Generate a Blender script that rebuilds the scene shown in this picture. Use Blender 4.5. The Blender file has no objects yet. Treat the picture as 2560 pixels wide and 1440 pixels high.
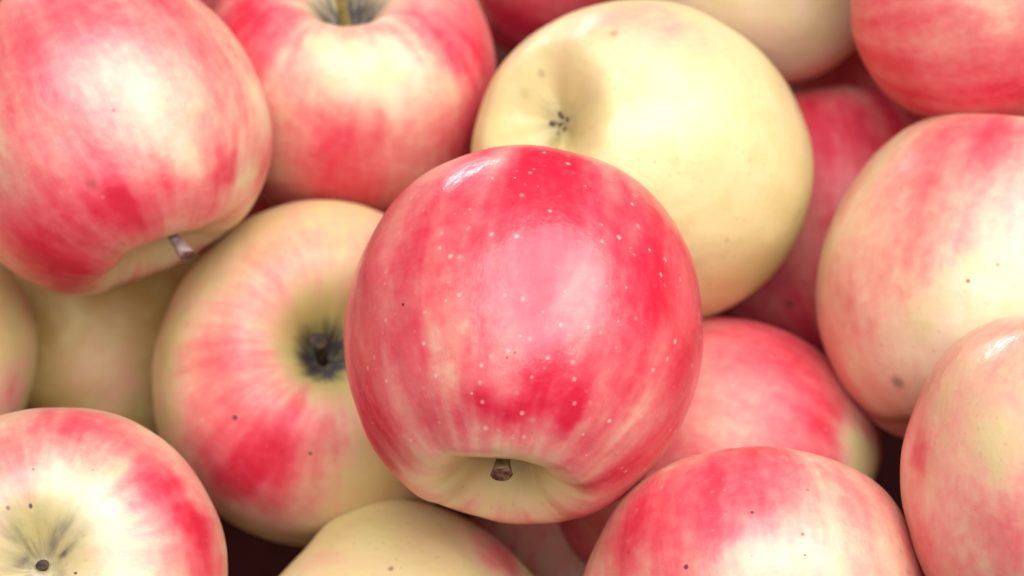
import bpy, math
import numpy as np
from mathutils import Vector, Matrix, Quaternion

scene = bpy.context.scene
col = scene.collection

# ------------------------------------------------------------------ camera
PITCH = math.radians(42)
cam_data = bpy.data.cameras.new('camera')
cam = bpy.data.objects.new('camera', cam_data)
col.objects.link(cam)
cam.location = (0.0, -0.4459, 0.6515)
cam.rotation_euler = (math.pi / 2 - PITCH, 0, 0)
cam_data.sensor_width = 36
cam_data.lens = 90
cam_data.clip_start = 0.01
cam_data.clip_end = 50
cam_data.dof.use_dof = True
cam_data.dof.focus_distance = 0.541
cam_data.dof.aperture_fstop = 11.0
cam_data.dof.aperture_blades = 0
scene.camera = cam

# ------------------------------------------------------------------ light: a covered stall, lit by soft lamps and a dim surround
world = bpy.data.worlds.new('World')
scene.world = world
world.use_nodes = True
bg = world.node_tree.nodes['Background']
bg.inputs['Color'].default_value = (1.0, 0.93, 0.84, 1)
bg.inputs['Strength'].default_value = 0.02

def area(name, loc, target, sx, sy, power, colr):
    d = bpy.data.lights.new(name, 'AREA')
    d.shape = 'ELLIPSE'
    d.size, d.size_y, d.energy, d.color = sx, sy, power, colr
    o = bpy.data.objects.new(name, d)
    col.objects.link(o)
    o.location = loc
    o.rotation_euler = (Vector(target) - Vector(loc)).to_track_quat('-Z', 'Y').to_euler()
    return o

def around(az, el, dist):           # azimuth 0 = away from the camera, positive to the right
    az, el = math.radians(az), math.radians(el)
    return Vector((math.sin(az) * math.cos(el), math.cos(az) * math.cos(el), math.sin(el))) * dist + Vector((0, 0, 0.23))

area('overhead_lamp', around(148, 69, 1.5), (0, 0, .23), 2.8, 2.1, 65, (0.965, 0.945, 1.0))
area('far_lamp', around(-22, 14, 1.6), (0, 0, .23), 0.62, 0.2, 6.0, (0.97, 0.97, 1.0))

scene.view_settings.view_transform = 'Standard'
scene.view_settings.look = 'None'
scene.view_settings.gamma = 1
scene.view_settings.exposure = 0.0
scene.view_settings.use_curve_mapping = False
scene.render.engine = 'CYCLES'
scene.cycles.use_denoising = True
scene.cycles.max_bounces = 8
scene.cycles.diffuse_bounces = 2

# ------------------------------------------------------------------ noise
def _hash(i, j, k, seed):
    h = (i.astype(np.int64) * 374761393 + j.astype(np.int64) * 668265263 + k.astype(np.int64) * 2147483647 + seed * 1274126177) & 0xFFFFFFFF
    h = ((h ^ (h >> 13)) * 1274126177) & 0xFFFFFFFF
    h = ((h ^ (h >> 16)) * 2246822519) & 0xFFFFFFFF
    return ((h ^ (h >> 15)) & 0xFFFFFF) / float(0xFFFFFF) * 2 - 1

def noise(p, seed=0):
    f = np.floor(p); t = p - f; t = t * t * t * (t * (t * 6 - 15) + 10)
    i, j, k = f[:, 0], f[:, 1], f[:, 2]
    x, y, z = t[:, 0], t[:, 1], t[:, 2]
    def c(a, b, d): return _hash(i + a, j + b, k + d, seed)
    def L(a, b, u): return a + (b - a) * u
    return L(L(L(c(0,0,0), c(1,0,0), x), L(c(0,1,0), c(1,1,0), x), y),
             L(L(c(0,0,1), c(1,0,1), x), L(c(0,1,1), c(1,1,1), x), y), z)

def fbm(p, oct=3, seed=0):
    s = np.zeros(len(p)); a = 1.0; t = 0
    for o in range(oct):
        s += a * noise(p * (2.03 ** o) + 17.3 * o, seed + o * 7); t += a; a *= .55
    return s / t

def sstep(a, b, x):
    t = np.clip((x - a) / (b - a), 0, 1)
    return t * t * (3 - 2 * t)

# ------------------------------------------------------------------ apple shape
def profile(h, stem_depth, stem_width, cal_depth, cal_width, taper, rnd, n):
    sd, sw, cd, cw = stem_depth, stem_width, cal_depth, cal_width
    P = [(0, .82 - sd), (.05 * sw, .82 - sd + .01), (.12 * sw, .82 - sd * .74), (.2 * sw, .82 - sd * .40), (.31 * sw, .82 - sd * .11), (.46 * sw, .825),
         (.655 - .075 * rnd, .765), (.83 - .055 * rnd, .60), (.95 - .025 * rnd, .34), (1.0, .06), (.985, -.22), (.90, -.49), (.755, -.71), (.58, -.83),
         (.43 * cw, -.87), (.32 * cw, -.87 + cd * .12), (.2 * cw, -.87 + cd * .5), (.1 * cw, -.87 + cd * .86), (.045 * cw, -.87 + cd), (0, -.87 + cd)]
    P = np.array(P, float)
    P[:, 0] *= 1 + taper * P[:, 1] * np.clip(P[:, 0] * 1.5, 0, 1)
    P[:, 1] *= h
    E = np.vstack([[-P[1, 0], P[1, 1]], P, [-P[-2, 0], P[-2, 1]]])
    out = []
    for i in range(1, len(E) - 2):
        t = np.linspace(0, 1, 40, endpoint=False)[:, None]
        a, b, c, d = E[i - 1], E[i], E[i + 1], E[i + 2]
        out.append(.5 * ((2 * b) + (-a + c) * t + (2 * a - 5 * b + 4 * c - d) * t ** 2 + (-a + 3 * b - 3 * c + d) * t ** 3))
    out = np.vstack(out + [E[-2][None]])
    out[:, 0] = np.maximum(out[:, 0], 0)
    s = np.r_[0, np.cumsum(np.hypot(*np.diff(out, axis=0).T))]
    q = np.linspace(0, s[-1], 801)
    out = np.c_[np.interp(q, s, out[:, 0]), np.interp(q, s, out[:, 1])]
    k = np.exp(-np.linspace(-2, 2, 57) ** 2); k /= k.sum()          # soften the rims of the hollows
    ext = np.vstack([out[28:0:-1] * (-1, 1), out, out[-2:-30:-1] * (-1, 1)])
    sm = np.c_[np.convolve(ext[:, 0], k, 'valid'), np.convolve(ext[:, 1], k, 'valid')]
    out = sm; out[0, 0] = out[-1, 0] = 0
    s = np.r_[0, np.cumsum(np.hypot(*np.diff(out, axis=0).T))]
    q = np.linspace(0, s[-1], n)
    return np.c_[np.interp(q, s, out[:, 0]), np.interp(q, s, out[:, 1])], q / s[-1]

def apple_points(sh, nu, nv):
    """unit apple: vertex positions ((nv, nu, 3)), the profile parameter of each row, angles of each column"""
    seed = sh['seed']
    pr, v = profile(sh['h'], sh['sd'], sh['sw'], sh['cd'], sh['cw'], sh['taper'], sh['rnd'], nv)
    phi = np.linspace(0, 2 * np.pi, nu, endpoint=False)
    r = pr[:, 0][:, None] * np.ones(nu); z = pr[:, 1][:, None] * np.ones(nu)
    V = v[:, None] * np.ones(nu); PH = phi[None] * np.ones((nv, 1))
    ring = np.c_[np.cos(PH.ravel()), np.sin(PH.ravel()), np.zeros(PH.size)]
    lob = .5 * np.cos(5 * PH + seed) + .5 * fbm(ring * 1.7, 2, seed + 3).reshape(PH.shape)
    wl = sstep(.5, .86, V)
    r = r * (1 + sh['lobe'] * lob * wl)
    z = z - sh['lobe'] * .8 * lob * sstep(.72, .86, V) * (1 - sstep(.93, 1, V))
    lip = fbm(ring * 1.25 + 5, 2, seed + 11).reshape(PH.shape)
    z = z + sh['lip'] * lip * sstep(.04, .16, V) * (1 - sstep(.2, .42, V))
    rid = np.cos(6 * PH + 3 * lip + seed) * .5 + .5 * np.cos(9 * PH + 5 * lip)
    z = z + .007 * rid * sstep(.02, .08, V) * (1 - sstep(.1, .22, V))
    x, y = r * np.cos(PH), r * np.sin(PH)
    p = np.stack([x, y, z], -1)
    q = p.reshape(-1, 3)
    nrm = q / np.linalg.norm(q, axis=1)[:, None]
    keep = np.clip(r.ravel() * 1.6, 0, 1)
    d = (fbm(nrm * .95 + seed * 3.1, 2, seed) * .055 + fbm(nrm * 2.6 + seed, 2, seed + 5) * .012) * sh['lump'] * keep
    q = q + nrm * d[:, None]
    q[:, 0] += sh['lean'] * q[:, 2]
    q[:, 2] += sh['slant'] * q[:, 0]
    return q.reshape(nv, nu, 3), v, phi

def grid_mesh(name, P, close_top=True):
    nv, nu, _ = P.shape
    verts = np.vstack([P[0].mean(0)[None], P[1:-1].reshape(-1, 3), P[-1].mean(0)[None]])
    rows = nv - 2
    idx = 1 + np.arange(rows * nu).reshape(rows, nu)
    nx = np.roll(idx, -1, 1)
    quads = np.stack([idx[:-1], idx[1:], nx[1:], nx[:-1]], -1).reshape(-1, 4)
    tri0 = np.stack([np.zeros(nu, int), idx[0], nx[0]], -1)
    tri1 = np.stack([np.full(nu, len(verts) - 1), nx[-1], idx[-1]], -1)
    me = bpy.data.meshes.new(name)
    me.vertices.add(len(verts)); me.vertices.foreach_set('co', verts.astype(np.float32).ravel())
    loops = np.r_[tri0.ravel(), quads.ravel(), tri1.ravel()]
    me.loops.add(len(loops)); me.loops.foreach_set('vertex_index', loops.astype(np.int32))
    cnt = np.r_[np.full(nu, 3), np.full(len(quads), 4), np.full(nu, 3)]
    me.polygons.add(len(cnt))
    me.polygons.foreach_set('loop_start', np.r_[0, np.cumsum(cnt)[:-1]].astype(np.int32))
    me.polygons.foreach_set('loop_total', cnt.astype(np.int32))
    me.update(calc_edges=True); me.validate()
    me.polygons.foreach_set('use_smooth', np.ones(len(me.polygons), bool))
    return me, verts

# ------------------------------------------------------------------ materials
def node(nt, kind, **kw):
    n = nt.nodes.new(kind)
    for k, v in kw.items():
        setattr(n, k, v)
    return n

def mathn(nt, op, a, b=None, c=None, clamp=False):
    n = node(nt, 'ShaderNodeMath', operation=op, use_clamp=clamp)
    for i, s in enumerate((a, b, c)):
        if s is None: continue
        if isinstance(s, (int, float)): n.inputs[i].default_value = s
        else: nt.links.new(s, n.inputs[i])
    return n.outputs[0]

def maprange(nt, s, a, b, c=0.0, d=1.0, smooth=True):
    n = node(nt, 'ShaderNodeMapRange', interpolation_type='SMOOTHSTEP' if smooth else 'LINEAR')
    nt.links.new(s, n.inputs['Value'])
    for k, x in zip(('From Min', 'From Max', 'To Min', 'To Max'), (a, b, c, d)):
        n.inputs[k].default_value = x
    return n.outputs['Result']

def mix(nt, fac, a, b):
    n = node(nt, 'ShaderNodeMix', data_type='RGBA')
    if isinstance(fac, (int, float)): n.inputs[0].default_value = fac
    else: nt.links.new(fac, n.inputs[0])
    for s, i in ((a, 6), (b, 7)):
        if isinstance(s, tuple): n.inputs[i].default_value = (*s, 1)
        else: nt.links.new(s, n.inputs[i])
    return n.outputs[2]

def skin_material(name, seed, gloss, dots, specks, marks, ground):
    m = bpy.data.materials.new(name)
    m.use_nodes = True
    nt = m.node_tree
    L = nt.links.new
    bsdf = nt.nodes['Principled BSDF']
    at = lambda n: node(nt, 'ShaderNodeAttribute', attribute_name=n)
    blush, russet, golden = at('blush').outputs['Fac'], at('russet').outputs['Fac'], at('golden').outputs['Fac']
    sk = at('streak').outputs['Vector']
    dr = at('facing').outputs['Vector']
    # fine streaks that run from stalk to calyx, and a finer mottle
    n1 = node(nt, 'ShaderNodeTexNoise'); L(sk, n1.inputs['Vector'])
    n1.inputs['Scale'].default_value = 11; n1.inputs['Detail'].default_value = 4; n1.inputs['Roughness'].default_value = .6
    n2 = node(nt, 'ShaderNodeTexNoise'); L(dr, n2.inputs['Vector'])
    n2.inputs['Scale'].default_value = 13; n2.inputs['Detail'].default_value = 5; n2.inputs['Roughness'].default_value = .6
    amp = maprange(nt, blush, .02, .35)
    st = mathn(nt, 'MULTIPLY', mathn(nt, 'SUBTRACT', n1.outputs['Fac'], .5), .32)
    mo = mathn(nt, 'MULTIPLY', mathn(nt, 'SUBTRACT', n2.outputs['Fac'], .5), .40)
    b = mathn(nt, 'ADD', blush, mathn(nt, 'MULTIPLY', mathn(nt, 'ADD', st, mo), amp), clamp=True)
    ramp = node(nt, 'ShaderNodeValToRGB')
    L(b, ramp.inputs['Fac'])
    cr = ramp.color_ramp
    stops = [(0.0, ground), (.12, tuple(.55 * g + .45 * k for g, k in zip(ground, (.82, .47, .33)))), (.26, (.82, .41, .285)), (.44, (.80, .255, .205)), (.64, (.78, .13, .138)), (.84, (.75, .048, .080)), (1.0, (.69, .016, .046))]
    cr.elements[0].position = 0; cr.elements[0].color = (*stops[0][1], 1)
    cr.elements[1].position = 1; cr.elements[1].color = (*stops[-1][1], 1)
    for p, c in stops[1:-1]:
        e = cr.elements.new(p); e.color = (*c, 1)
    c = ramp.outputs['Color']
    # yellow-green skin in the hollows, uneven warmth of the ground colour, painted edge shade on the cream apple
    n3 = node(nt, 'ShaderNodeTexNoise'); L(dr, n3.inputs['Vector']); n3.inputs['Scale'].default_value = 2.6; n3.inputs['Detail'].default_value = 4
    g = mathn(nt, 'MULTIPLY', golden, maprange(nt, n3.outputs['Fac'], .2, .6, .55, 1.0))
    c = mix(nt, g, c, (.54, .455, .14))
    # cloudy green-yellow mottle and faint old lenticels of the ground colour
    pale = maprange(nt, b, .05, .4, 1.0, 0.0)
    n8 = node(nt, 'ShaderNodeTexNoise'); L(dr, n8.inputs['Vector']); n8.inputs['Scale'].default_value = 4.5; n8.inputs['Detail'].default_value = 7; n8.inputs['Roughness'].default_value = .62
    c = mix(nt, mathn(nt, 'MULTIPLY', maprange(nt, n8.outputs['Fac'], .40, .70, 0, .60), pale), c, (.68, .60, .24))
    v2 = node(nt, 'ShaderNodeTexVoronoi'); L(dr, v2.inputs['Vector']); v2.inputs['Scale'].default_value = 15
    c = mix(nt, mathn(nt, 'MULTIPLY', maprange(nt, v2.outputs['Distance'], .05, .22, .45, 0), pale), c, (.52, .42, .15))
    # pale lenticels
    if dots > 0:
        vo = node(nt, 'ShaderNodeTexVoronoi'); L(dr, vo.inputs['Vector']); vo.inputs['Scale'].default_value = 15.0
        sepc = node(nt, 'ShaderNodeSeparateColor'); L(vo.outputs['Color'], sepc.inputs[0])
        dist = mathn(nt, 'DIVIDE', vo.outputs['Distance'], maprange(nt, sepc.outputs[1], 0, 1, .55, 1.25, False))
        hz = maprange(nt, dist, .06, .26, 1.0, 0.0)
        pick = maprange(nt, sepc.outputs[0], .35, .95, .08, 1.0)
        vis = maprange(nt, b, .15, .45)
        c = mix(nt, mathn(nt, 'MULTIPLY', mathn(nt, 'MULTIPLY', hz, pick), mathn(nt, 'MULTIPLY', vis, dots)), c, (.86, .50, .42))
    # fine dark specks of dust and old lenticels
    if specks > 0:
        vo = node(nt, 'ShaderNodeTexVoronoi'); L(dr, vo.inputs['Vector']); vo.inputs['Scale'].default_value = 9.0
        vo.inputs['Randomness'].default_value = 1
        sepc = node(nt, 'ShaderNodeSeparateColor'); L(vo.outputs['Color'], sepc.inputs[0])
        hz = maprange(nt, vo.outputs['Distance'], .03, .085, 1.0, 0.0)
        pick = maprange(nt, sepc.outputs[1], .45, .95, 0, 1)
        c = mix(nt, mathn(nt, 'MULTIPLY', mathn(nt, 'MULTIPLY', hz, pick), specks), c, (.16, .10, .055))
    # single spots, bruises and scratches of this apple
    for (mx, my, mz, rad, soft, strength, colr) in marks:
        dn = node(nt, 'ShaderNodeVectorMath', operation='DISTANCE')
        L(dr, dn.inputs[0]); dn.inputs[1].default_value = (mx, my, mz)
        f = maprange(nt, dn.outputs['Value'], rad * (1 - soft), rad, strength, 0.0)
        c = mix(nt, f, c, colr)
    # grey-brown russet and soot in the hollows, patchy and radial
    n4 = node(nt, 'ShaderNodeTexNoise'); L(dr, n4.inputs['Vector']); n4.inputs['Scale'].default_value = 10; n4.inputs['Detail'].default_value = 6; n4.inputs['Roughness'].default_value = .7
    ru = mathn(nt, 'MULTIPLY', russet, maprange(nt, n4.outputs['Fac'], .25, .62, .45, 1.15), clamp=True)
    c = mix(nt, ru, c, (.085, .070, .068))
    L(c, bsdf.inputs['Base Color'])
    n5 = node(nt, 'ShaderNodeTexNoise'); L(dr, n5.inputs['Vector']); n5.inputs['Scale'].default_value = 5; n5.inputs['Detail'].default_value = 6
    ro = maprange(nt, n5.outputs['Fac'], .3, .7, gloss['rough'] - .05, gloss['rough'] + .07)
    ro = mathn(nt, 'ADD', ro, mathn(nt, 'MULTIPLY', ru, .3))
    L(ro, bsdf.inputs['Roughness'])
    bsdf.inputs['IOR'].default_value = 1.6
    bsdf.inputs['Specular IOR Level'].default_value = gloss['spec']
    bsdf.inputs['Coat Weight'].default_value = gloss['coat']
    bsdf.inputs['Coat Roughness'].default_value = gloss['coat_rough']
    bsdf.inputs['Subsurface Weight'].default_value = .22
    bsdf.inputs['Subsurface Radius'].default_value = (1.0, .45, .22)
    bsdf.inputs['Subsurface Scale'].default_value = .0035
    # shallow unevenness of the skin
    n6 = node(nt, 'ShaderNodeTexNoise'); L(dr, n6.inputs['Vector']); n6.inputs['Scale'].default_value = 9; n6.inputs['Detail'].default_value = 3
    n7 = node(nt, 'ShaderNodeTexNoise'); L(sk, n7.inputs['Vector']); n7.inputs['Scale'].default_value = 26; n7.inputs['Detail'].default_value = 2
    hgt = mathn(nt, 'ADD', mathn(nt, 'MULTIPLY', n6.outputs['Fac'], .0012), mathn(nt, 'MULTIPLY', n7.outputs['Fac'], .00022))
    bp = node(nt, 'ShaderNodeBump'); L(hgt, bp.inputs['Height']); bp.inputs['Distance'].default_value = 1.0; bp.inputs['Strength'].default_value = .22
    L(bp.outputs['Normal'], bsdf.inputs['Normal'])
    L(bp.outputs['Normal'], bsdf.inputs['Coat Normal'])
    return m

def wood_material(name, ca, cb, scale, rough=.7):
    m = bpy.data.materials.new(name); m.use_nodes = True
    nt = m.node_tree; b = nt.nodes['Principled BSDF']
    tc = node(nt, 'ShaderNodeTexCoord')
    n = node(nt, 'ShaderNodeTexNoise'); n.inputs['Scale'].default_value = scale; n.inputs['Detail'].default_value = 6
    nt.links.new(tc.outputs['Object'], n.inputs['Vector'])
    c = mix(nt, maprange(nt, n.outputs['Fac'], .35, .65), ca, cb)
    nt.links.new(c, b.inputs['Base Color'])
    b.inputs['Roughness'].default_value = rough
    b.inputs['Specular IOR Level'].default_value = .25
    bp = node(nt, 'ShaderNodeBump'); bp.inputs['Strength'].default_value = .5; bp.inputs['Distance'].default_value = .0006
    nt.links.new(n.outputs['Fac'], bp.inputs['Height']); nt.links.new(bp.outputs['Normal'], b.inputs['Normal'])
    return m

STEM_BROWN = wood_material('stem_bark_brown', (.12, .075, .04), (.28, .20, .11), 420)
STEM_GREY = wood_material('stem_bark_grey', (.20, .135, .12), (.40, .30, .28), 420)
STEM_GREEN = wood_material('stem_bark_green', (.30, .22, .06), (.48, .36, .10), 300)
STEM_DARK = wood_material('stem_bark_dark', (.03, .02, .015), (.09, .055, .035), 420)
STEM_CUT = wood_material('stem_cut_end', (.09, .04, .028), (.27, .14, .09), 700)
SEPAL = wood_material('dried_sepal', (.05, .035, .025), (.24, .17, .11), 500)
BOARD = wood_material('wood_with_gap_shade', (.070, .012, .009), (.110, .020, .014), 30)  # dark maroon stands for the shade and red bounce light in the gaps

# ------------------------------------------------------------------ parts
def stem_mesh(name, base, top, bend, r0, r1, seed, mat):
    """a bent stalk from base to top (vectors), flared and cut at the top"""
    base, top, bend = Vector(base), Vector(top), Vector(bend)
    nr, ns = 15, 14
    rng = np.random.default_rng(seed)
    pts, rad = [], []
    for i in range(nr):
        t = i / (nr - 1)
        pts.append(base.lerp(top, t) + bend * (4 * t * (1 - t)))
        fl = max(0, (t - .72) / .28)
        rad.append((r0 * (1 - t) + r1 * t * .82) * (1 - .12 * math.sin(math.pi * t)) + r1 * .36 * fl ** 1.6)
    verts, faces = [], []
    for i in range(nr):
        a, b = pts[max(0, i - 1)], pts[min(nr - 1, i + 1)]
        tan = (b - a).normalized()
        q = tan.to_track_quat('Z', 'Y')
        for s in range(ns):
            ph = 2 * math.pi * s / ns
            w = 1 + rng.uniform(-.05, .05) + .08 * math.cos(2 * ph + seed)
            verts.append(pts[i] + q @ Vector((math.cos(ph) * rad[i] * w, math.sin(ph) * rad[i] * w, 0)))
    for i in range(nr - 1):
        for s in range(ns):
            n = (s + 1) % ns
            faces.append((i * ns + s, i * ns + n, (i + 1) * ns + n, (i + 1) * ns + s))
    # cut end: rim, a slightly sunken ring, a small raised pith
    q = (pts[-1] - pts[-2]).normalized().to_track_quat('Z', 'Y')
    last = (nr - 1) * ns
    prev = last
    mats = [0] * len(faces)
    for k, (rr, dz) in enumerate(((.86, .12), (.62, .02), (.34, .10))):
        start = len(verts)
        for s in range(ns):
            ph = 2 * math.pi * s / ns
            verts.append(pts[-1] + q @ Vector((math.cos(ph) * rad[-1] * rr, math.sin(ph) * rad[-1] * rr, rad[-1] * (dz + rng.uniform(-.04, .04)))))
        for s in range(ns):
            n = (s + 1) % ns
            faces.append((prev + s, prev + n, start + n, start + s)); mats.append(1)
        prev = start
    verts.append(pts[-1] + q @ Vector((0, 0, rad[-1] * .05)))
    for s in range(ns):
        faces.append((prev + s, prev + (s + 1) % ns, len(verts) - 1)); mats.append(1)
    me = bpy.data.meshes.new(name)
    me.from_pydata([v[:] for v in verts], [], faces)
    me.materials.append(mat); me.materials.append(STEM_DARK if mat is STEM_DARK else STEM_CUT)
    me.polygons.foreach_set('material_index', mats)
    me.polygons.foreach_set('use_smooth', [True] * len(mats))
    me.update()
    return me

def calyx_mesh(name, z, R, seed):
    """five withered sepals curled over a dark eye, at the bottom of the calyx basin"""
    rng = np.random.default_rng(seed)
    verts, faces = [], []
    for k in range(5):
        a = 2 * math.pi * k / 5 + rng.uniform(-.25, .25)
        ln = R * rng.uniform(.12, .18); wd = R * .045; lift = rng.uniform(.3, .9)
        s0 = len(verts)
        for i in range(6):
            t = i / 5
            rr = R * .055 + ln * .55 * math.sin(t * 1.9)
            zz = z - ln * lift * t * .9 - .004 * 0
            w = wd * (1 - t) ** .7 + R * .004
            tw = rng.uniform(-.15, .15) + a
            for sgn in (-1, 0, 1):
                px = rr * math.cos(tw) - sgn * w * math.sin(tw)
                py = rr * math.sin(tw) + sgn * w * math.cos(tw)
                verts.append((px, py, zz + (.25 * w if sgn else 0)))
        for i in range(5):
            for j in range(2):
                q = s0 + i * 3 + j
                faces.append((q, q + 1, q + 4, q + 3))
    # stub of dried stamens in the middle
    for k in range(9):
        a = rng.uniform(0, 6.28); rr = R * .03 * rng.uniform(0, 1); h = R * rng.uniform(.04, .09); s0 = len(verts)
        tip = (rr * math.cos(a) * 2, rr * math.sin(a) * 2, z - h)
        for j in range(4):
            ph = math.pi / 2 * j
            verts.append((rr * math.cos(a) + R * .012 * math.cos(ph), rr * math.sin(a) + R * .012 * math.sin(ph), z + R * .01))
        verts.append(tip)
        for j in range(4):
            faces.append((s0 + j, s0 + (j + 1) % 4, s0 + 4))
    me = bpy.data.meshes.new(name)
    me.from_pydata(verts, [], faces)
    me.materials.append(SEPAL)
    me.update()
    return me

def build_apple(a):
    R, sh, seed = a['R'], a['shape'], a['shape']['seed']
    P, v, phi = apple_points(sh, a['nu'], a['nv'])
    me, verts = grid_mesh('skin', P * R)
    unit = verts / R
    d = unit / np.linalg.norm(unit, axis=1)[:, None]
    nu = a['nu']
    V = np.r_[v[0], np.repeat(v[1:-1], nu), v[-1]]
    PH = np.r_[0, np.tile(phi, len(v) - 2), 0]
    streak = np.c_[np.cos(PH), np.sin(PH), (V - .5) * .9]
    # pigment, with some painted sheen and edge shade: hand-set patches in this apple's own directions, with edges frayed along the meridians
    wob = np.c_[fbm(streak * 4.2, 3, seed + 21), fbm(streak * 4.2 + 9, 3, seed + 31), fbm(streak * np.array([3., 3., 6.]) + 4, 3, seed + 41)]
    wob2 = np.c_[fbm(d * 5 + seed, 3, seed + 22), fbm(d * 5 + seed + 9, 3, seed + 32), fbm(d * 5 + seed + 19, 3, seed + 42)]
    dw = d + wob * .09 + wob2 * .11
    dw /= np.linalg.norm(dw, axis=1)[:, None]
    b = np.full(len(d), a['base'], float)
    b += a['wild'] * fbm(d * 1.6 + seed, 3, seed + 51)
    gold = np.zeros(len(d)); rus = np.zeros(len(d))
    for (x, y, z, rad, amt, ch) in a['patches']:
        ang = np.arccos(np.clip(dw @ np.array((x, y, z)), -1, 1))
        f = np.exp(-(ang / rad) ** 2 * 1.2) if ch != 'r' else np.exp(-(ang / rad) ** 2)
        if ch == 'b': b += amt * f
        elif ch == 'g': gold += amt * f
        else: rus += amt * f
    b += a['stripe'] * fbm(streak * np.array([5., 5., 4.5]), 3, seed + 61) * np.clip(b * 2.2, 0.1, 1)
    # no blush in the stalk hollow, golden skin there
    edge = a['stem_fade'] + .06 * fbm(streak * 4, 2, seed + 71)
    fade = sstep(edge - .10, edge + .06, V)
    b *= fade * (1 - a['cal_fade'] * sstep(.90, .97, V))
    gold += a['stem_gold'] * (1 - sstep(.05, .19, V + .03 * wob[:, 0])) + a['cal_gold'] * sstep(.86, .97, V + .03 * wob[:, 1])
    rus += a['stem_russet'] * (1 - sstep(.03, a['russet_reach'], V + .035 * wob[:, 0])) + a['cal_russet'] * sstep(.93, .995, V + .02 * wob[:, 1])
    for nm, val in (('blush', np.clip(b, 0, 1)), ('russet', np.clip(rus, 0, 1)), ('golden', np.clip(gold, 0, 1))):
        me.attributes.new(nm, 'FLOAT', 'POINT').data.foreach_set('value', val.astype(np.float32))
    for nm, val in (('streak', streak + seed * 1.37), ('facing', d)):
        me.attributes.new(nm, 'FLOAT_VECTOR', 'POINT').data.foreach_set('vector', val.astype(np.float32).ravel())
    me.materials.append(skin_material('apple_skin', seed, a['gloss'], a['dots'], a['specks'], a['marks'], a['ground']))
    root = bpy.data.objects.new('apple', None)
    root.empty_display_size = R
    col.objects.link(root)
    root.location = a['loc']
    root.rotation_mode = 'QUATERNION'
    root.rotation_quaternion = a['quat']
    root['label'] = a['label']; root['category'] = 'apple'; root['group'] = 'apples heaped in the pile'
    def part(nm, mesh):
        o = bpy.data.objects.new(nm, mesh); col.objects.link(o); o.parent = root
        return o
    part('skin', me)
    if a.get('stem'):
        s = a['stem']
        z0 = P[0, 0, 2] * R
        top = Vector(s['top']) * R
        mat = {'brown': STEM_BROWN, 'grey': STEM_GREY, 'green': STEM_GREEN, 'dark': STEM_DARK}[s['mat']]
        part('stem', stem_mesh('stem', (0, 0, z0 - .03 * R), top, Vector(s['bend']) * R, s['r'][0] * R, s['r'][1] * R, seed, mat))
    if a.get('calyx'):
        part('calyx', calyx_mesh('calyx', P[-1, 0, 2] * R, R * a['calyx'], seed))
    return root

# ------------------------------------------------------------------ the slanted board under the heap
def display_board():
    n = Vector((0.0, -0.4067, 0.9135)); c = Vector((0.0025, 0.0724, 0.0954))
    q = n.to_track_quat('Z', 'Y')
    root = bpy.data.objects.new('display_board', None)
    col.objects.link(root); root.location = c; root.rotation_mode = 'QUATERNION'; root.rotation_quaternion = q
    root['kind'] = 'structure'
    w, l, t = .095, .62, .012
    bm = [(x * w / 2, y * l / 2, -t * k) for k in (0, 1) for x, y in ((-1, -1), (1, -1), (1, 1), (-1, 1))]
    me = bpy.data.meshes.new('plank')
    me.from_pydata(bm, [], [(0, 1, 2, 3), (7, 6, 5, 4), (0, 4, 5, 1), (1, 5, 6, 2), (2, 6, 7, 3), (3, 7, 4, 0)])
    me.materials.append(BOARD)
    for i in range(7):
        o = bpy.data.objects.new('plank', me); col.objects.link(o); o.parent = root
        o.location = ((i - 3) * .099, 0, 0)

display_board()

# ------------------------------------------------------------------ the apples
DEFAULT_SHAPE = dict(h=1.0, sd=.33, sw=1.0, cd=.17, cw=1.0, taper=.05, rnd=.35, lobe=.025, lip=.03, lump=1.0, lean=0.0, slant=0.0)
SATIN = dict(rough=.43, spec=.68, coat=.05, coat_rough=.15)
MATTE = dict(rough=.54, spec=.42, coat=0.0, coat_rough=.2)
WAXED = dict(rough=.36, spec=.5, coat=.24, coat_rough=.08)
DEFAULTS = dict(nu=232, nv=150, base=.3, wild=.25, stripe=.5, stem_fade=.2, cal_fade=.7, stem_gold=.75, cal_gold=.5,
                stem_russet=.5, cal_russet=.6, russet_reach=.1, dots=.25, specks=.5, marks=[], patches=[], gloss=SATIN,
                ground=(.81, .66, .30), calyx=1.0)

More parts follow.
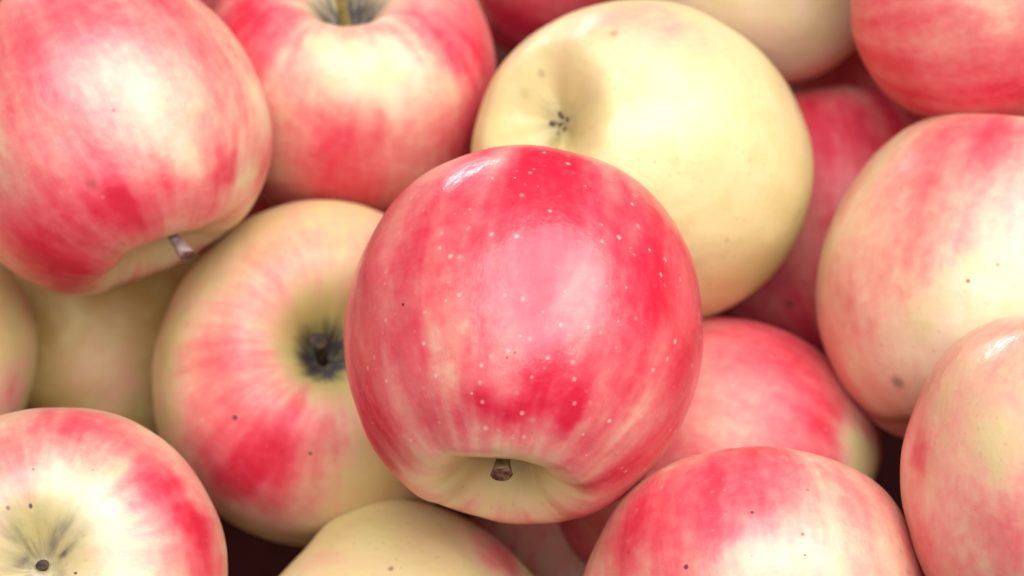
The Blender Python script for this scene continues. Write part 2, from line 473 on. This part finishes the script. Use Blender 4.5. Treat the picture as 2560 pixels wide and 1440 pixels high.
APPLES = [
    dict(label='large glossy crimson apple with pale dots lying on top of the heap, stem end outward', ground=(0.81, 0.6, 0.28), nu=400, nv=270, shape={'seed': 4, 'h': 1.09, 'rnd': 0.9, 'sd': 0.36, 'sw': 1.0, 'taper': -0.05, 'lump': 0.8, 'lip': 0.05, 'lobe': 0.02}, gloss=WAXED, base=0.66, wild=0.14, stripe=0.36, stem_fade=0.21, cal_fade=0.2, dots=0.85, specks=0.35, stem_gold=0.4, stem_russet=0.1, stem={'bend': (0, 0.03, 0), 'r': (0.045, 0.05), 'mat': 'brown', 'top': (0.046, 0.192, 0.89)}, patches=[(0.362, 0.847, -0.39, 0.489, 0.3, 'b'), (0.858, 0.513, -0.033, 0.289, 0.4, 'b'), (-0.084, 0.929, -0.36, 0.311, 0.05, 'b'), (-0.164, 0.903, 0.398, 0.111, -0.22, 'b'), (-0.141, 0.778, 0.612, 0.122, -0.25, 'b'), (0.089, 0.659, 0.747, 0.111, 0.4, 'b'), (0.471, 0.59, 0.656, 0.2, 0.4, 'b'), (0.279, 0.58, 0.765, 0.089, -0.25, 'b'), (-0.349, 0.929, 0.123, 0.133, -0.1, 'b'), (-0.607, 0.401, 0.686, 0.133, 0.12, 'b'), (0.778, 0.332, 0.534, 0.2, -0.2, 'b'), (0.225, -0.342, 0.912, 0.133, 0.3, 'b'), (0.648, 0.349, 0.677, 0.178, -0.2, 'b'), (-0.497, 0.832, -0.246, 0.267, -0.15, 'b')], marks=[(-0.4236, 0.8795, 0.2169, 0.0111, 0.4, 0.9, (0.05, 0.03, 0.02)), (0.1915, 0.839, 0.5092, 0.0089, 0.4, 0.8, (0.5, 0.03, 0.04)), (0.1915, 0.839, 0.5092, 0.0089, 0.4, 0.8, (0.5, 0.03, 0.04)), (0.2331, 0.8445, 0.4822, 0.0089, 0.4, 0.9, (0.5, 0.03, 0.04)), (0.2331, 0.8445, 0.4822, 0.0089, 0.4, 0.8, (0.5, 0.03, 0.04))], R=0.04008, loc=(0.00249, -0.03017, 0.26136), quat=(0.56291, 0.8144, -0.13984, 0.01803)),
    dict(label='pink and white apple with thin grey stem, above the yellow apple', ground=(0.82, 0.65, 0.42), shape={'seed': 7, 'h': 1.05, 'taper': 0.06, 'lump': 0.9, 'sd': 0.36, 'lip': 0.05}, base=0.42, wild=0.2, stripe=0.4, stem_fade=0.2, stem_gold=0.9, stem_russet=0.05, stem={'bend': (0, 0.03, 0), 'r': (0.035, 0.042), 'mat': 'grey', 'top': (-0.054, 0.394, 1.02)}, patches=[(-0.087, 0.963, 0.254, 0.375, -0.28, 'b'), (-0.114, 0.841, 0.529, 0.2, -0.2, 'b'), (-0.383, 0.64, 0.666, 0.25, 0.5, 'b'), (-0.622, 0.084, 0.778, 0.375, 0.4, 'b'), (-0.826, 0.189, 0.531, 0.375, 0.2, 'b'), (0.202, 0.732, 0.651, 0.125, 0.35, 'b'), (0.439, 0.604, 0.665, 0.15, -0.35, 'b'), (0.657, 0.687, 0.312, 0.175, -0.25, 'b'), (0.517, 0.249, 0.819, 0.175, -0.4, 'b'), (-0.431, 0.721, -0.542, 0.5, 0.2, 'b'), (-0.83, 0.496, 0.254, 0.375, 0.05, 'b'), (0.718, 0.687, -0.111, 0.15, -0.1, 'b'), (-0.393, 0.919, -0.019, 0.3, -0.12, 'b')], marks=[(-0.5789, 0.6626, 0.4753, 0.055, 0.9, 0.7, (0.45, 0.05, 0.05)), (-0.3877, 0.907, 0.1645, 0.015, 0.5, 0.7, (0.5, 0.03, 0.04)), (0.5877, 0.809, 0.012, 0.0225, 0.6, 0.7, (0.6, 0.2, 0.1)), (-0.5925, 0.6782, -0.4348, 0.0125, 0.5, 0.6, (0.2, 0.1, 0.05))], R=0.03813, loc=(-0.09704, 0.03286, 0.27147), quat=(0.44873, 0.82692, 0.33072, 0.07397)),
    dict(label='blurred red and cream apple with grey stem hollow opening upward, beside the pure cream apple', gloss=MATTE, ground=(0.82, 0.65, 0.42), shape={'seed': 12, 'h': 1.0, 'sd': 0.42, 'sw': 1.1}, base=0.5, wild=0.15, stripe=0.25, stem_fade=0.17, stem_gold=0.1, stem_russet=1.0, russet_reach=0.17, dots=0.1, specks=0.1, stem={'bend': (0, 0, 0), 'r': (0.04, 0.045), 'mat': 'green', 'top': (-0.078, -0.036, 0.95)}, patches=[(-0.062, -0.691, 0.72, 0.299, -0.42, 'b'), (0.222, -0.683, 0.696, 0.217, -0.35, 'b'), (-0.345, -0.523, 0.779, 0.217, -0.2, 'b'), (-0.209, -0.914, 0.347, 0.19, 0.2, 'b'), (-0.628, -0.143, 0.765, 0.245, 0.35, 'b'), (0.714, -0.426, 0.556, 0.326, 0.35, 'b'), (0.658, -0.753, -0.007, 0.326, 0.35, 'b'), (0.229, -0.83, 0.509, 0.163, -0.25, 'b'), (0.523, -0.72, 0.455, 0.136, -0.3, 'b'), (-0.265, -0.959, -0.098, 0.489, 0.2, 'b'), (-0.585, -0.67, 0.456, 0.245, -0.15, 'b'), (-0.723, -0.691, -0.007, 0.245, -0.15, 'b')], marks=[], R=0.03764, loc=(-0.04142, 0.0765, 0.25339), quat=(0.99397, 0.05054, 0.00573, 0.09717)),  # middle pale patches also put its sheen into the skin colour
    dict(label='yellow apple blushed red on one side, stem facing out of a dark sooty hollow', gloss=MATTE, shape={'seed': 9, 'h': 1.0, 'sd': 0.5, 'sw': 1.05, 'lump': 0.9, 'lip': 0.05}, base=0.14, wild=0.1, stripe=0.25, stem_fade=0.16, stem_gold=0.85, stem_russet=1.0, russet_reach=0.115, dots=0.1, specks=0.25, ground=(0.73, 0.6, 0.19), stem={'bend': (0, 0, 0), 'r': (0.035, 0.044), 'mat': 'dark', 'top': (-0.048, 0.061, 0.6)}, patches=[(-0.476, -0.455, 0.753, 0.376, 0.5, 'b'), (-0.262, -0.697, 0.668, 0.306, 0.45, 'b'), (-0.543, -0.681, 0.492, 0.282, 0.35, 'b'), (-0.37, 0.353, 0.859, 0.282, 0.16, 'b'), (0.052, 0.581, 0.812, 0.259, 0.14, 'b'), (-0.647, -0.058, 0.76, 0.259, 0.22, 'b'), (-0.188, -0.5, 0.845, 0.235, 0.2, 'b'), (0.024, -0.534, 0.845, 0.188, 0.15, 'b'), (-0.869, 0.078, 0.489, 0.259, 0.6, 'g'), (-0.381, 0.707, 0.596, 0.376, 0.6, 'g'), (0.177, 0.414, 0.893, 0.235, 0.5, 'g'), (-0.878, -0.375, 0.296, 0.165, 0.5, 'g'), (0.14, -0.772, 0.619, 0.259, 0.3, 'g')], marks=[(-0.5145, -0.4103, 0.7529, 0.0188, 0.5, 0.9, (0.05, 0.03, 0.02)), (-0.1127, -0.6209, 0.7757, 0.0141, 0.5, 0.8, (0.05, 0.03, 0.02))], R=0.04223, loc=(-0.04769, 0.01204, 0.20975), quat=(0.95764, 0.27937, 0.05943, 0.03676)),
    dict(label='cream yellow apple without blush, calyx basin showing small dark bits', calyx=0.5, shape={'seed': 15, 'h': 1.1, 'cd': 0.135, 'cw': 1.15, 'lobe': 0.03}, base=-0.02, wild=0.06, stripe=0.3, dots=0, specks=0.4, cal_gold=0.45, cal_russet=0.35, ground=(0.84, 0.71, 0.34), patches=[(-0.551, 0.63, -0.548, 0.379, 0.28, 'b'), (-0.218, 0.581, -0.784, 0.227, 0.15, 'b'), (-0.161, -0.069, -0.985, 0.227, 0.4, 'g'), (-0.719, -0.346, 0.603, 0.48, 0.75, 'g'), (-0.569, -0.783, 0.254, 0.429, 0.5, 'g'), (0.339, -0.094, -0.936, 0.227, 0.3, 'g'), (-0.374, -0.034, -0.927, 0.177, 0.35, 'g')], marks=[(-0.3286, 0.4978, -0.8026, 0.0354, 0.8, 0.7, (0.5, 0.25, 0.1)), (0.129, 0.3017, -0.9446, 0.0404, 0.9, 0.4, (0.2, 0.1, 0.05)), (0.2471, 0.1796, -0.9522, 0.0556, 0.9, 0.35, (0.4, 0.35, 0.1)), (-0.8289, -0.5471, -0.1166, 0.0278, 0.9, 0.45, (0.45, 0.28, 0.1)), (-0.7583, -0.2093, -0.6174, 0.0404, 0.95, 0.25, (0.55, 0.45, 0.2)), (-0.9741, -0.0877, -0.2087, 0.0227, 0.8, 0.4, (0.5, 0.3, 0.12)), (-0.623, -0.7812, 0.0395, 0.0227, 0.9, 0.5, (0.4, 0.25, 0.1)), (-0.4679, 0.2795, -0.8384, 0.0303, 0.95, 0.3, (0.45, 0.35, 0.12)), (-0.9803, 0.1779, -0.0854, 0.0253, 0.9, 0.3, (0.45, 0.32, 0.14))], R=0.03907, loc=(0.03236, 0.04436, 0.25229), quat=(0.30715, 0.18307, 0.8921, 0.27623)),  # golden patches at the lower right paint its warm shaded edge
    dict(label='blurred deep red apple tucked behind the gap between the cream apple and its red neighbour', gloss=MATTE, shape={'seed': 21}, base=0.7, wild=0.2, stripe=0.3, dots=0, specks=0, patches=[(0.583, -0.803, -0.123, 0.314, -0.45, 'b'), (0.311, -0.578, 0.754, 0.343, 0.2, 'b')], marks=[(0.1699, -0.6156, 0.7695, 0.0457, 0.7, 0.9, (0.05, 0.03, 0.02))], R=0.03948, loc=(0.01241, 0.16124, 0.24677), quat=(0.66158, 0.45946, -0.57693, -0.13554)),
    dict(label='blurred pale cream apple behind the pure cream apple', gloss=MATTE, shape={'seed': 23}, base=0.05, wild=0.08, stripe=0.3, dots=0, specks=0, ground=(0.78, 0.64, 0.42), patches=[(0.448, -0.832, -0.327, 0.331, 0.1, 'b'), (0.419, -0.4, -0.815, 0.221, 0.15, 'b')], marks=[], R=0.0382, loc=(0.06806, 0.11667, 0.26707), quat=(0.83847, -0.05363, -0.33641, -0.42535)),
    dict(label='blurred red apple with pale pink streaks resting above the large cream and pink apple', gloss=MATTE, shape={'seed': 26}, base=0.64, wild=0.12, stripe=0.35, dots=0.1, specks=0, patches=[(-0.954, -0.263, 0.145, 0.26, -0.35, 'b'), (-0.833, -0.448, -0.326, 0.182, -0.12, 'b'), (-0.413, -0.767, -0.492, 0.26, 0.2, 'b'), (-0.547, -0.829, 0.115, 0.26, 0.05, 'b')], marks=[], R=0.03756, loc=(0.11707, 0.06869, 0.2899), quat=(0.75166, 0.27866, 0.52948, 0.2775)),
    dict(label='large cream apple with pink shoulders and a brown bruise spot, under the streaked red apple', shape={'seed': 31, 'h': 1.05}, base=0.22, wild=0.1, stripe=0.25, dots=0, specks=0.5, ground=(0.82, 0.68, 0.42), patches=[(0.663, -0.357, 0.658, 0.37, 0.45, 'b'), (0.683, -0.653, 0.326, 0.301, 0.22, 'b'), (0.899, -0.433, -0.063, 0.255, 0.16, 'b'), (-0.11, -0.605, -0.789, 0.278, 0.3, 'b'), (-0.093, -0.406, -0.909, 0.231, 0.2, 'b'), (0.319, -0.851, -0.416, 0.208, 0.2, 'b'), (0.938, -0.17, -0.303, 0.417, -0.25, 'b'), (0.717, -0.627, -0.304, 0.231, 0.08, 'b')], marks=[(0.4804, -0.4197, -0.7701, 0.0648, 0.9, 0.75, (0.25, 0.15, 0.1)), (0.9346, -0.2579, -0.2448, 0.0162, 0.5, 0.8, (0.2, 0.1, 0.05)), (0.9833, -0.1332, -0.1243, 0.0162, 0.5, 0.6, (0.2, 0.1, 0.05))], R=0.04158, loc=(0.11598, 0.01157, 0.23895), quat=(0.57316, -0.41411, -0.22751, -0.66951)),
    dict(label='shaded red apple deep between the pure cream apple and the cream and pink apple', gloss=MATTE, shape={'seed': 33}, base=0.62, wild=0.2, stripe=0.4, dots=0.1, specks=0.1, patches=[(0.878, 0.0, 0.479, 0.316, 0.4, 'b'), (0.899, -0.384, -0.211, 0.316, -0.25, 'b'), (0.608, -0.531, -0.591, 0.263, -0.1, 'b')], marks=[(0.6312, -0.5034, -0.59, 0.0237, 0.6, 0.9, (0.05, 0.03, 0.02))], R=0.0408, loc=(0.08751, 0.07628, 0.20444), quat=(0.65739, -0.26047, -0.35659, -0.61061)),
    dict(label='peach and cream apple with a bright highlight, overlapping the apple with a bruise spot', ground=(0.8, 0.58, 0.3), shape={'seed': 37, 'h': 1.05}, gloss=WAXED, base=0.3, wild=0.12, stripe=0.2, dots=0, specks=0.4, patches=[(0.266, -0.963, -0.033, 0.158, 0.35, 'b'), (0.305, -0.813, -0.496, 0.204, 0.3, 'b'), (0.776, -0.619, 0.12, 0.226, -0.25, 'b'), (0.521, -0.718, 0.462, 0.226, -0.12, 'b'), (0.79, -0.472, -0.391, 0.271, 0.2, 'b'), (0.616, -0.772, -0.155, 0.204, 0.05, 'b')], marks=[], R=0.03812, loc=(0.1229, -0.06313, 0.25173), quat=(0.62224, -0.33588, -0.25929, -0.65785)),
    dict(label='coral red apple with yellow flank, wedged between the glossy and the bruised apple', gloss=MATTE, shape={'seed': 41, 'h': 1.05}, base=0.56, wild=0.12, stripe=0.18, dots=0.3, specks=0.1, patches=[(-0.513, 0.858, 0.029, 0.377, 0.25, 'b'), (-0.687, 0.6, 0.41, 0.226, 0.3, 'b'), (-0.848, 0.507, -0.155, 0.302, -0.1, 'b'), (-0.431, 0.451, 0.782, 0.226, -0.85, 'b'), (-0.492, 0.618, 0.613, 0.126, -0.2, 'b'), (-0.949, 0.308, -0.063, 0.201, -0.15, 'b')], marks=[], R=0.03954, loc=(0.05166, -0.00494, 0.19096), quat=(0.61138, 0.45033, 0.63736, 0.13113)),
    dict(label='cream apple with a crimson top and fine dark specks, touching the glossy apple', ground=(0.82, 0.65, 0.42), shape={'seed': 43, 'h': 1.02}, base=0.32, wild=0.1, stripe=0.35, dots=0.2, specks=0.7, patches=[(0.871, -0.24, 0.429, 0.327, 0.5, 'b'), (0.596, -0.623, 0.506, 0.257, 0.5, 'b'), (0.531, -0.805, 0.264, 0.21, 0.4, 'b'), (0.741, -0.067, 0.668, 0.28, 0.35, 'b'), (0.782, 0.516, 0.348, 0.28, 0.12, 'b'), (0.995, 0.09, -0.033, 0.35, -0.2, 'b'), (0.715, 0.427, 0.553, 0.14, 0.3, 'b'), (0.948, -0.216, 0.235, 0.14, 0.2, 'b'), (0.871, -0.469, 0.147, 0.234, 0.1, 'b'), (0.688, 0.72, 0.087, 0.164, -0.1, 'b')], marks=[(0.9525, -0.0857, 0.2921, 0.014, 0.5, 0.9, (0.05, 0.03, 0.02)), (0.8803, -0.4737, 0.0271, 0.0187, 0.5, 0.9, (0.05, 0.03, 0.02)), (0.6102, -0.7651, 0.2056, 0.0164, 0.5, 0.8, (0.5, 0.03, 0.04)), (0.9733, 0.1766, 0.1467, 0.014, 0.5, 0.9, (0.2, 0.1, 0.05)), (0.8707, 0.2403, 0.4291, 0.0164, 0.6, 0.6, (0.2, 0.1, 0.05)), (0.9836, 0.1785, 0.0271, 0.0093, 0.5, 0.8, (0.05, 0.03, 0.02))], R=0.03785, loc=(0.05412, -0.07287, 0.21995), quat=(0.60685, -0.36295, -0.39166, -0.58873)),
    dict(label='dull cream yellow apple with a lumpy shoulder, directly below the big glossy apple', gloss=MATTE, shape={'seed': 47, 'lump': 1.3, 'lip': 0.06, 'sd': 0.3, 'h': 1.0}, base=0.04, wild=0.1, stripe=0.3, dots=0, specks=0.6, ground=(0.74, 0.66, 0.27), stem_gold=0.4, stem_russet=0.1, patches=[(0.045, 0.994, -0.102, 0.201, 0.4, 'b'), (0.622, 0.496, 0.605, 0.179, 0.18, 'b'), (0.56, 0.77, 0.306, 0.268, 0.08, 'b')], marks=[(0.632, 0.7234, 0.2781, 0.0201, 0.6, 0.7, (0.2, 0.1, 0.05))], R=0.04278, loc=(-0.02817, -0.05644, 0.17081), quat=(0.59145, 0.05831, -0.59418, -0.54198)),
    dict(label='cream and pink apple with a red flank and a dark greenish stem hollow facing out', calyx=1.0, stem_fade=0.15, stem_gold=0.35, stem_russet=0.4, russet_reach=0.07, ground=(0.82, 0.68, 0.42), shape={'seed': 51, 'sd': 0.3, 'sw': 0.95, 'lip': 0.05}, base=0.24, wild=0.12, stripe=0.4, dots=0.1, specks=0.55, cal_gold=0.55, cal_russet=0.9, cal_fade=1.0, patches=[(0.682, 0.407, 0.608, 0.229, 0.7, 'b'), (0.864, 0.197, 0.464, 0.206, 0.6, 'b'), (0.423, 0.708, 0.566, 0.297, 0.35, 'b'), (0.18, 0.791, 0.585, 0.206, 0.2, 'b'), (0.922, 0.0, 0.388, 0.16, 0.4, 'b'), (-0.173, 0.628, 0.758, 0.229, 0.15, 'b'), (0.224, 0.375, 0.9, 0.229, -0.4, 'b'), (0.469, -0.021, 0.883, 0.252, -0.1, 'b'), (-0.156, 0.236, 0.959, 0.137, 0.45, 'r'), (0.187, 0.214, 0.959, 0.096, 0.55, 'r'), (-0.192, 0.017, 0.981, 0.114, 0.3, 'r'), (0.0, 0.268, 0.964, 0.229, 0.6, 'g')], stem={'bend': (0, 0, 0), 'r': (0.035, 0.03), 'mat': 'dark', 'top': (-0.009, 0.017, 0.55)}, marks=[(-0.0659, 0.3632, 0.9294, 0.016, 0.5, 0.9, (0.05, 0.03, 0.02)), (0.2592, -0.0715, 0.9632, 0.0137, 0.5, 0.9, (0.05, 0.03, 0.02)), (-0.1976, 0.3307, 0.9228, 0.016, 0.6, 0.6, (0.05, 0.03, 0.02)), (-0.0481, 0.5349, 0.8436, 0.0114, 0.5, 0.7, (0.05, 0.03, 0.02))], R=0.03892, loc=(-0.10198, -0.06611, 0.22145), quat=(0.95715, 0.28721, 0.03158, 0.0192)),
    dict(cal_gold=0.2, label='yellow apple deep under the pink and white apple, browned to show its shade', gloss=MATTE, shape={'seed': 53}, base=0.03, wild=0.06, stripe=0.3, dots=0, specks=0.1, ground=(0.5, 0.34, 0.07), patches=[(-0.678, 0.365, -0.638, 0.343, 0.12, 'b'), (-0.556, 0.765, -0.326, 0.286, 0.05, 'b')], marks=[], R=0.03781, loc=(-0.11344, 0.0578, 0.17761), quat=(0.26456, 0.00081, 0.64748, 0.71469)),  # ground colour darkened and browned for the shade it lies in
    dict(label='yellow green apple flank beside the apple browned for shade', gloss=MATTE, ground=(0.7, 0.6, 0.2), shape={'seed': 57}, base=0.1, wild=0.1, stripe=0.3, dots=0, specks=0.1, patches=[(0.392, 0.916, 0.086, 0.29, 0.4, 'g'), (0.2, 0.878, -0.435, 0.261, 0.25, 'b')], marks=[], R=0.03426, loc=(-0.15341, 0.01506, 0.21373), quat=(0.61844, -0.34283, -0.3947, -0.5867)),
    dict(label='shaded dusky apple in the gap below the big glossy apple', shape={'seed': 59}, base=0.35, wild=0.2, stripe=0.3, dots=0, specks=0.1, patches=[], marks=[], R=0.03427, loc=(0.01713, 0.00756, 0.1308), quat=(0.61434, -0.35012, -0.34564, -0.61688)),
    dict(label='shaded red apple deep in the gap behind the streaked red apple', shape={'seed': 65}, base=0.7, wild=0.2, stripe=0.3, dots=0, specks=0, nu=96, nv=64, patches=[], marks=[], R=0.04043, loc=(0.12128, 0.14982, 0.20837), quat=(0.99499, -0.05837, -0.05072, -0.06344)),
    dict(label='red apple peeping between the pink and white apple and the red and cream apple', shape={'seed': 67}, base=0.8, wild=0.2, stripe=0.3, dots=0, specks=0, nu=96, nv=64, patches=[], marks=[], R=0.03972, loc=(-0.08171, 0.16295, 0.24225), quat=(0.67456, -0.21206, -0.20149, -0.67779)),
    dict(label='deep red apple in the dark wedge between three apples beside the grey stem', shape={'seed': 69}, base=0.8, wild=0.2, stripe=0.3, dots=0, specks=0, nu=96, nv=64, patches=[], marks=[], R=0.03903, loc=(-0.07346, 0.11921, 0.18129), quat=(0.99513, -0.08509, 0.03006, 0.03972)),
    dict(label='blushed apple at the outer rim of the heap', shape={'seed': 80}, base=0.3, wild=0.2, stripe=0.3, dots=0, specks=0, nu=72, nv=48, patches=[], marks=[], R=0.03952, loc=(0.20255, 0.04981, 0.25702), quat=(0.88724, 0.41886, 0.17826, 0.07467)),
    dict(label='blushed apple at the outer rim of the heap', shape={'seed': 81}, base=0.42, wild=0.2, stripe=0.3, dots=0, specks=0, nu=72, nv=48, patches=[], marks=[], R=0.03729, loc=(0.19953, -0.01992, 0.23282), quat=(0.91018, 0.10222, 0.3002, 0.26646)),
    dict(label='blushed apple at the outer rim of the heap', shape={'seed': 82}, base=0.54, wild=0.2, stripe=0.3, dots=0, specks=0, nu=72, nv=48, patches=[], marks=[], R=0.03562, loc=(0.16655, -0.08965, 0.1953), quat=(0.56106, -0.43036, -0.21031, -0.67511)),
    dict(label='blushed apple at the outer rim of the heap', shape={'seed': 83}, base=0.66, wild=0.2, stripe=0.3, dots=0, specks=0, nu=72, nv=48, patches=[], marks=[], R=0.03618, loc=(0.09679, -0.10829, 0.16129), quat=(0.09724, 0.01023, -0.73967, -0.66583)),
    dict(label='blushed apple at the outer rim of the heap', shape={'seed': 84}, base=0.3, wild=0.2, stripe=0.3, dots=0, specks=0, nu=72, nv=48, patches=[], marks=[], R=0.03576, loc=(0.01788, -0.11518, 0.16362), quat=(0.86014, 0.10493, -0.37646, -0.32777)),
    dict(label='blushed apple at the outer rim of the heap', shape={'seed': 85}, base=0.42, wild=0.2, stripe=0.3, dots=0, specks=0, nu=72, nv=48, patches=[], marks=[], R=0.03464, loc=(-0.0589, -0.12264, 0.18212), quat=(0.6999, 0.339, -0.58224, -0.23709)),
    dict(label='blushed apple at the outer rim of the heap', shape={'seed': 86}, base=0.54, wild=0.2, stripe=0.3, dots=0, specks=0, nu=72, nv=48, patches=[], marks=[], R=0.03674, loc=(-0.15889, -0.09081, 0.1674), quat=(0.46445, 0.47092, -0.74924, -0.03407)),
    dict(label='blushed apple at the outer rim of the heap', shape={'seed': 87}, base=0.66, wild=0.2, stripe=0.3, dots=0, specks=0, nu=72, nv=48, patches=[], marks=[], R=0.03479, loc=(-0.18312, -0.04291, 0.22335), quat=(0.73215, 0.67765, 0.06864, 0.00626)),
    dict(label='blushed apple at the outer rim of the heap', shape={'seed': 88}, base=0.3, wild=0.2, stripe=0.3, dots=0, specks=0, nu=72, nv=48, patches=[], marks=[], R=0.03755, loc=(-0.21045, 0.04187, 0.2482), quat=(0.46591, 0.64188, 0.60567, -0.06394)),
    dict(label='blushed apple at the outer rim of the heap', shape={'seed': 89}, base=0.42, wild=0.2, stripe=0.3, dots=0, specks=0, nu=72, nv=48, patches=[], marks=[], R=0.03771, loc=(-0.17466, 0.09052, 0.29804), quat=(0.39411, 0.28853, 0.85419, 0.17832)),
    dict(label='blushed apple at the outer rim of the heap', shape={'seed': 90}, base=0.54, wild=0.2, stripe=0.3, dots=0, specks=0, nu=72, nv=48, patches=[], marks=[], R=0.0392, loc=(-0.11141, 0.12758, 0.30172), quat=(0.33959, 0.10272, 0.79998, 0.48391)),
    dict(label='blushed apple at the outer rim of the heap', shape={'seed': 91}, base=0.66, wild=0.2, stripe=0.3, dots=0, specks=0, nu=72, nv=48, patches=[], marks=[], R=0.03966, loc=(0.17953, 0.12525, 0.28752), quat=(0.95966, 0.1309, 0.18995, 0.16071)),
    dict(label='blushed apple at the outer rim of the heap', shape={'seed': 92}, base=0.3, wild=0.2, stripe=0.3, dots=0, specks=0, nu=72, nv=48, patches=[], marks=[], R=0.03965, loc=(0.17359, -0.01012, 0.1106), quat=(0.62815, -0.3247, -0.24001, -0.66513)),
    dict(label='blushed apple at the outer rim of the heap', shape={'seed': 93}, base=0.42, wild=0.2, stripe=0.3, dots=0, specks=0, nu=72, nv=48, patches=[], marks=[], R=0.03913, loc=(-0.02961, -0.04054, 0.09012), quat=(0.33887, 0.02186, -0.67306, -0.65702)),
    dict(label='blushed apple at the outer rim of the heap', shape={'seed': 94}, base=0.54, wild=0.2, stripe=0.3, dots=0, specks=0, nu=72, nv=48, patches=[], marks=[], R=0.03913, loc=(0.07615, -0.02993, 0.10191), quat=(0.87428, 0.1917, -0.36247, -0.25982)),
    dict(label='blushed apple at the outer rim of the heap', shape={'seed': 95}, base=0.66, wild=0.2, stripe=0.3, dots=0, specks=0, nu=72, nv=48, patches=[], marks=[], R=0.0408, loc=(-0.1632, 0.03208, 0.12764), quat=(0.74566, 0.43881, -0.47816, -0.15098)),
    dict(label='blushed apple at the outer rim of the heap', shape={'seed': 96}, base=0.3, wild=0.2, stripe=0.3, dots=0, specks=0, nu=72, nv=48, patches=[], marks=[], R=0.04068, loc=(-0.17921, 0.1079, 0.21499), quat=(0.42129, 0.47112, -0.77496, 0.00265)),
    dict(label='blushed apple at the outer rim of the heap', shape={'seed': 97}, base=0.42, wild=0.2, stripe=0.3, dots=0, specks=0, nu=72, nv=48, patches=[], marks=[], R=0.0423, loc=(0.19148, 0.08508, 0.1764), quat=(0.08232, 0.08956, 0.99252, 0.01024)),
]

for spec in APPLES:
    a = dict(DEFAULTS); a.update(spec)
    a['shape'] = {**DEFAULT_SHAPE, **spec['shape']}
    build_apple(a)
